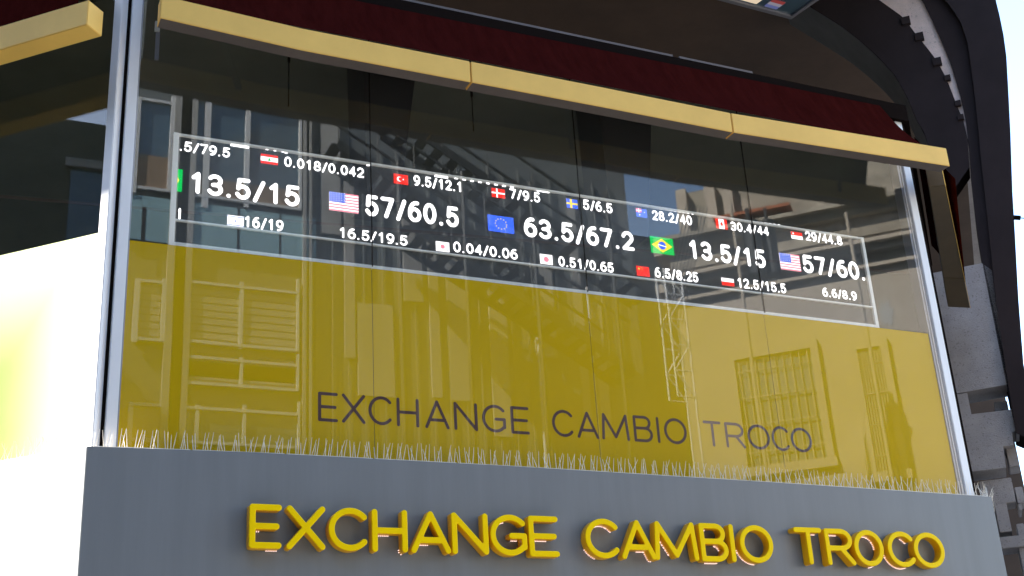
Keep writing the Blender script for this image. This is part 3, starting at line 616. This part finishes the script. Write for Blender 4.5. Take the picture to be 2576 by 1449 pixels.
# ------------------------------------------------------------------ wire at the far right
b = MB(); p0 = onplane(2550, 547, (S, S, 0), 13.0); p1 = onplane(2700, 558, (S, S, 0), 13.0); b.bar(p0, p0.lerp(p1, .12), .025); b.bar(p0.lerp(p1, .12), p1, .006)
tag(b.build('overhead_wire', M['black']), 'black wire fixed to the outer arch edge against the sky', 'wire')

# ------------------------------------------------------------------ street opposite, seen mirrored in the glass
oa = thing('street_building', 'grey street building with teal panels and white framed windows mirrored in the left glass', 'building')
XE = FA.uz(1590, 600)[0]
b = MB(); b.box(FA, -9, XE, 0, 16, -6, -.02); b.build('wall', M['gwall'], oa)
b = MB(); b.pxbox(FA, 320, 486, 800, 655, -.01, .06); b.build('spandrel', M['teal'], oa)
b = MB()
for x_ in (365, 605, 710): b.pxbox(FA, x_ - 1.5, 520, x_ + 1.5, 645, .061, .064)
b.build('panel_joint', M['steel'], oa)
for (x0, y0, x1, y1, bars, bl) in ((342, 240, 442, 484, (), .62), (484, 240, 764, 528, (526, 628), .80), (452, 700, 757, 884, (612,), 0), (452, 890, 757, 985, (612,), 0), (330, 1010, 760, 1130, (500, 620), 0), (345, 700, 420, 860, (), 0)):
    b = MB(); b.pxbox(FA, x0, y0, x1, y1, .0, .03); wn = b.build('window', M['oglass'], oa)
    b = MB(); t_ = 5
    b.pxbox(FA, x0, y0, x0 + t_, y1, .031, .09); b.pxbox(FA, x1 - t_, y0, x1, y1, .031, .09)
    u_ = FA.uz(x0 + t_, y0, .085)[0]; U_ = FA.uz(x1 - t_, y0, .085)[0]; zt2 = FA.uz(x0, y0, .09)[1]; zb2 = FA.uz(x1, y1, .09)[1]
    b.box(FA, u_, U_, zt2 - .05, zt2, .031, .085); b.box(FA, u_, U_, zb2, zb2 + .05, .031, .085)
    for q in bars: b.pxbox(FA, q - 3, y0 + 8, q + 3, y1 - 6, .031, .08)
    b.build('frame', M['white'], wn)
    if bl:
        zc = zt2 + (zb2 - zt2) * bl; b = MB(); b.box(FA, u_, U_, zb2 + .05, zc, .032, .045); b.build('blind', M['blind'], wn)
    elif y0 < 1000:
        b = MB()
        for q in range(7): zz = zb2 + .1 + q * (zt2 - zb2 - .2) / 7; b.box(FA, u_ + .02, U_ - .02, zz, zz + .10, .032, .04)
        b.build('blind', M['pale'], wn)
for q in (450, 467, 772, 787): b = MB(); b.pxbox(FA, q - 2.5, 230, q + 2.5, 1150, .0, .10); b.build('pilaster', M['pale'], oa)
for x0, x1, y0, y1 in ((812, 862, 300, 590), (870, 900, 420, 900), (1008, 1062, 520, 760), (1070, 1110, 560, 1000), (1118, 1190, 640, 1010), (1222, 1288, 700, 1100), (1330, 1400, 660, 900), (1440, 1470, 500, 1100), (1490, 1545, 760, 1100), (905, 990, 760, 1000)):
    b = MB(); b.pxbox(FA, x0, y0, x1, y1, .0, .05); b.build('cladding_panel', M['pale'], oa)
b = MB()
for i in range(20):
    x_ = 800 + i * 39.5; u_ = FA.uz(x_, 700)[0]; b.box(FA, u_, u_ + .02, 4, 13, .051 if False else .0, .035)
b.build('wall_rib', M['gwall'], oa)
for x_ in (1352, 1488):
    b = MB(); u_ = FA.uz(x_, 900, .1)[0]; b.bar(FA.pt(u_, 0, .1), FA.pt(u_, FA.uz(x_, 725, .1)[1], .1), .03, 8); b.build('drain_pipe', M['white'], oa)
fe = thing('fire_escape', 'dark steel fire escape stair running diagonally across the mirrored street wall', 'stairs')
for k, (xa, ya, xb, yb) in enumerate(((830, 400, 1330, 740), (1000, 600, 1560, 960), (960, 330, 1600, 760))):
    p0 = FA.uz(xa, ya, .7); p1 = FA.uz(xb, yb, .7)
    b = MB()
    for d_ in (.55, 1.3): b.beam(FA.pt(*p0, d_), FA.pt(*p1, d_), (0, .02, 0), (0, 0, .09)); b.beam(FA.pt(p0[0], p0[1] + .95, d_), FA.pt(p1[0], p1[1] + .95, d_), (0, .02, 0), (0, 0, .025))
    b.build('stringer', M['steel'], fe)
    b = MB()
    for i in range(18):
        u_ = p0[0] + (p1[0] - p0[0]) * i / 17; z_ = p0[1] + (p1[1] - p0[1]) * i / 17
        b.box(FA, u_ - .1, u_ + .1, z_ - .015, z_ + .015, .58, 1.27)
        if i % 3 == 0: b.bar(FA.pt(u_, z_, 1.33), FA.pt(u_, z_ + .95, 1.33), .015)
    b.build('tread', M['steel'], fe)
b = MB()
for x_ in (1165, 1340, 1540, 1000):
    u_ = FA.uz(x_, 700, 1.3)[0]; b.bar(FA.pt(u_, 0, 1.4), FA.pt(u_, 12, 1.4), .045)
b.build('post', M['steel'], fe)
lw_ = thing('annex_building', 'low dark annex building mirrored between the grey wall and the beige house', 'building')
xa = FA.uz(1592, 700)[0]; xb = FA.uz(1760, 700)[0]; b = MB(); b.box(FA, xa, xb, 0, FA.uz(1660, 585)[1], -5, -.5); b.build('wall', M['gwall'], lw_)
b = MB(); b.box(FA, xa - .05, xb + .05, FA.uz(1660, 585)[1], FA.uz(1660, 576)[1], -5, -.4); b.build('parapet', M['steel'], lw_)

ob = thing('stone_house', 'sunlit beige stone house with layered cornices mirrored in the right glass', 'building')
zB = lambda y: FB.uz(2110, y)[1]
uB = lambda x, y=700: FB.uz(x, y)[0]
ul, ur = uB(1695), uB(2330)
b = MB(); b.box(FB, ul, ur, 0, zB(520), -6, 0); b.build('wall', M['stone'], ob)
b = MB(); b.box(FB, ul + .3, ur, zB(520), zB(380), -6, -.4); b.build('upper_wall', M['stone2'], ob)
for x_ in (1712, 1785, 1830):
    b = MB(); u_ = uB(x_, 500); b.box(FB, u_ - .09, u_ + .09, zB(520), zB(380), -.398, -.2); b.build('pilaster', M['stone'], ob)
b = MB(); b.box(FB, ul - .12, ur, zB(556), zB(520), .002, .16); b.box(FB, ul - .2, ur, zB(536), zB(526), .161, .3); b.build('cornice', M['stone2'], ob)
b = MB(); b.box(FB, ul, ur, zB(606), zB(582), .002, .03); b.build('frieze', M['stone2'], ob)
b = MB(); b.box(FB, ul - .12, ur, zB(655), zB(632), .002, .2); b.box(FB, ul - .2, ur, zB(640), zB(634), .201, .34); b.box(FB, ul - .05, ur, zB(690), zB(680), .002, .1); b.build('cornice', M['stone'], ob)
for z0, z1, ou in ((zB(556), zB(520), .16), (zB(655), zB(632), .2), (zB(690), zB(680), .1)):      # cornices turn the corner
    b = MB(); b.box(FB, ul - ou - .12, ul - .003 if ou > .1 else ul - .051, z0, z1, -6, -.003); b.build('side_cornice', M['stone'], ob)
b = MB(); b.box(FB, uB(1800, 530), uB(1990, 530), zB(508), zB(500), -.6, .3); b.build('rusty_canopy', M['rust'], ob)
for x0, y0, x1, y1 in ((1850, 905, 2075, 1150), (2150, 880, 2262, 1180)):
    b = MB(); b.pxbox(FB, x0, y0, x1, y1, .002, .02); wn = b.build('window', M['oglass'], ob)
    b = MB(); ua, za = FB.uz(x0, y0, .1); ub, zb3 = FB.uz(x1, y1, .1)
    for (p, q, r_, s_) in ((ua - .12, ub + .12, za, za + .15), (ua - .12, ua, zb3, za - .001), (ub, ub + .12, zb3, za - .001), (ua - .15, ub + .15, zb3 - .15, zb3 - .001)): b.box(FB, p, q, r_, s_, .003, .1)
    b.build('frame', M['stone'], wn)
    b = MB(); n_ = 9
    lo_, hi_ = min(ua, ub), max(ua, ub)
    for i in range(n_): u_ = lo_ + (hi_ - lo_) * (i + .5) / n_; b.bar(FB.pt(u_, zb3, .06), FB.pt(u_, za, .06), .012)
    for i in range(4): z_ = zb3 + (za - zb3) * (i + .5) / 4; b.bar(FB.pt(lo_, z_, .075), FB.pt(hi_, z_, .075), .012)
    b.build('grille', M['stone'], wn)
b = MB(); uc, zc = FB.uz(2226, 788, .01)
b.prism([FB.pt(uc + .11 * math.cos(i * .314) * (1 + .3 * math.sin(i * 2.3)), zc + .2 * math.sin(i * .314) * (1 + .25 * math.cos(i * 1.9)), .003) for i in range(20)], FB.n * .006); b.build('peeled_patch', M['pale'], ob)
# masts and poles in the street
FM = Frame((0, 0, 0), (1, 0, 0), (0, 1, 0), True)
lm = thing('lattice_mast', 'white lattice mast mirrored in the glass beside the beige house', 'mast')
p = [FM.uz(x_, y_) for x_, y_ in ((1655, 690), (1700, 720), (1684, 1008), (1727, 1004))]
ua, ub = (p[0][0] + p[2][0]) / 2, (p[1][0] + p[3][0]) / 2; zt3, zb3 = p[0][1], p[2][1]
b = MB()
for u_ in (ua, ub): 
    for d_ in (0, .22): b.bar(FM.pt(u_, 0 if u_ == ub else zb3, d_), FM.pt(u_, zt3, d_), .016)
b.build('leg', M['white'], lm)
b = MB()
for i in range(5):
    z0 = zb3 + (zt3 - zb3) * i / 5; z1 = zb3 + (zt3 - zb3) * (i + 1) / 5
    for d_ in (0, .22): b.bar(FM.pt(ua, z0, d_), FM.pt(ub, z0, d_), .012); b.bar(FM.pt(ua if i % 2 else ub, z0, d_), FM.pt(ub if i % 2 else ua, z1, d_), .012)
b.build('brace', M['white'], lm)
up1 = thing('street_pole', 'pale street pole mirrored near the right mullion', 'pole')
FP = Frame((0, 1.3, 0), (1, 0, 0), (0, 1, 0), True)
u_ = FP.uz(2150, 680)[0]; b = MB(); b.bar(FP.pt(u_, 0, 0), FP.pt(u_, 9, 0), .026, 10, r2=.024); b.build('shaft', M['stone'], up1)
u_ = FM.uz(1866, 700)[0]
up2 = thing('utility_pole', 'utility pole with dark transformer drums mirrored before the beige house', 'pole')
b = MB(); b.bar(FM.pt(u_, 0, .0), FM.pt(u_, 9.6, 0), .026, 10); b.build('shaft', M['stone'], up2)
for q in (1905, 1945):
    v_, z_ = FM.uz(q, 690); _, z1 = FM.uz(q, 560); b = MB(); b.bar(FM.pt(v_, z_, 0), FM.pt(v_, z1, 0), .11, 14); b.bar(FM.pt(v_, z1, 0), FM.pt(v_, z1 + .22, 0), .03, 8); b.build('transformer', M['steel'], up2)
b = MB(); b.beam(FM.pt(u_ - .1, FM.uz(1900, 640)[1], 0), FM.pt(u_ + 1.0, FM.uz(1900, 640)[1], 0), (0, .04, 0), (0, 0, .04)); b.build('crossarm', M['steel'], up2)
b = MB()
for i in range(7):
    v_ = FM.uz(1630 + i * 9, 600)[0]; b.bar(FM.pt(v_, 7.4 + i * .02, .1), FM.pt(v_ + .9, 9.6, -.2), .008)
tag(b.build('cable_bundle', M['steel']), 'bundle of slack black cables mirrored beside the blue gap', 'cable')
# dark block at the end of the street, mirrored in the side window
oc = thing('corner_block', 'dark shaded street block mirrored in the side window at left', 'building')
FC = Frame((-12, 0, 0), (0, 1, 0), (1, 0, 0))
b = MB(); b.box(FC, 4.2, 30, 0, 12.5, -6, 0); b.build('wall', M['dark'], oc)
b = MB(); b.box(FC, -16, 4.2, 0, 24, -8, 0); b.build('shading_tower', M['gwall'], oc)  # tower added to keep the sun off the street wall opposite
for i in range(5):
    for j in range(3):
        b = MB(); b.box(FC, -9 + i * 6.2, -6.2 + i * 6.2, 2.2 + j * 3.6, 4.4 + j * 3.6, .002, .03); wn = b.build('window', M['oglass'], oc)
        b = MB(); b.box(FC, -9.1 + i * 6.2, -6.1 + i * 6.2, 4.4 + j * 3.6, 4.55 + j * 3.6, .002, .12); b.box(FC, -9.1 + i * 6.2, -6.1 + i * 6.2, 2.05 + j * 3.6, 2.2 + j * 3.6, .002, .2); b.build('frame', M['pale'], wn)
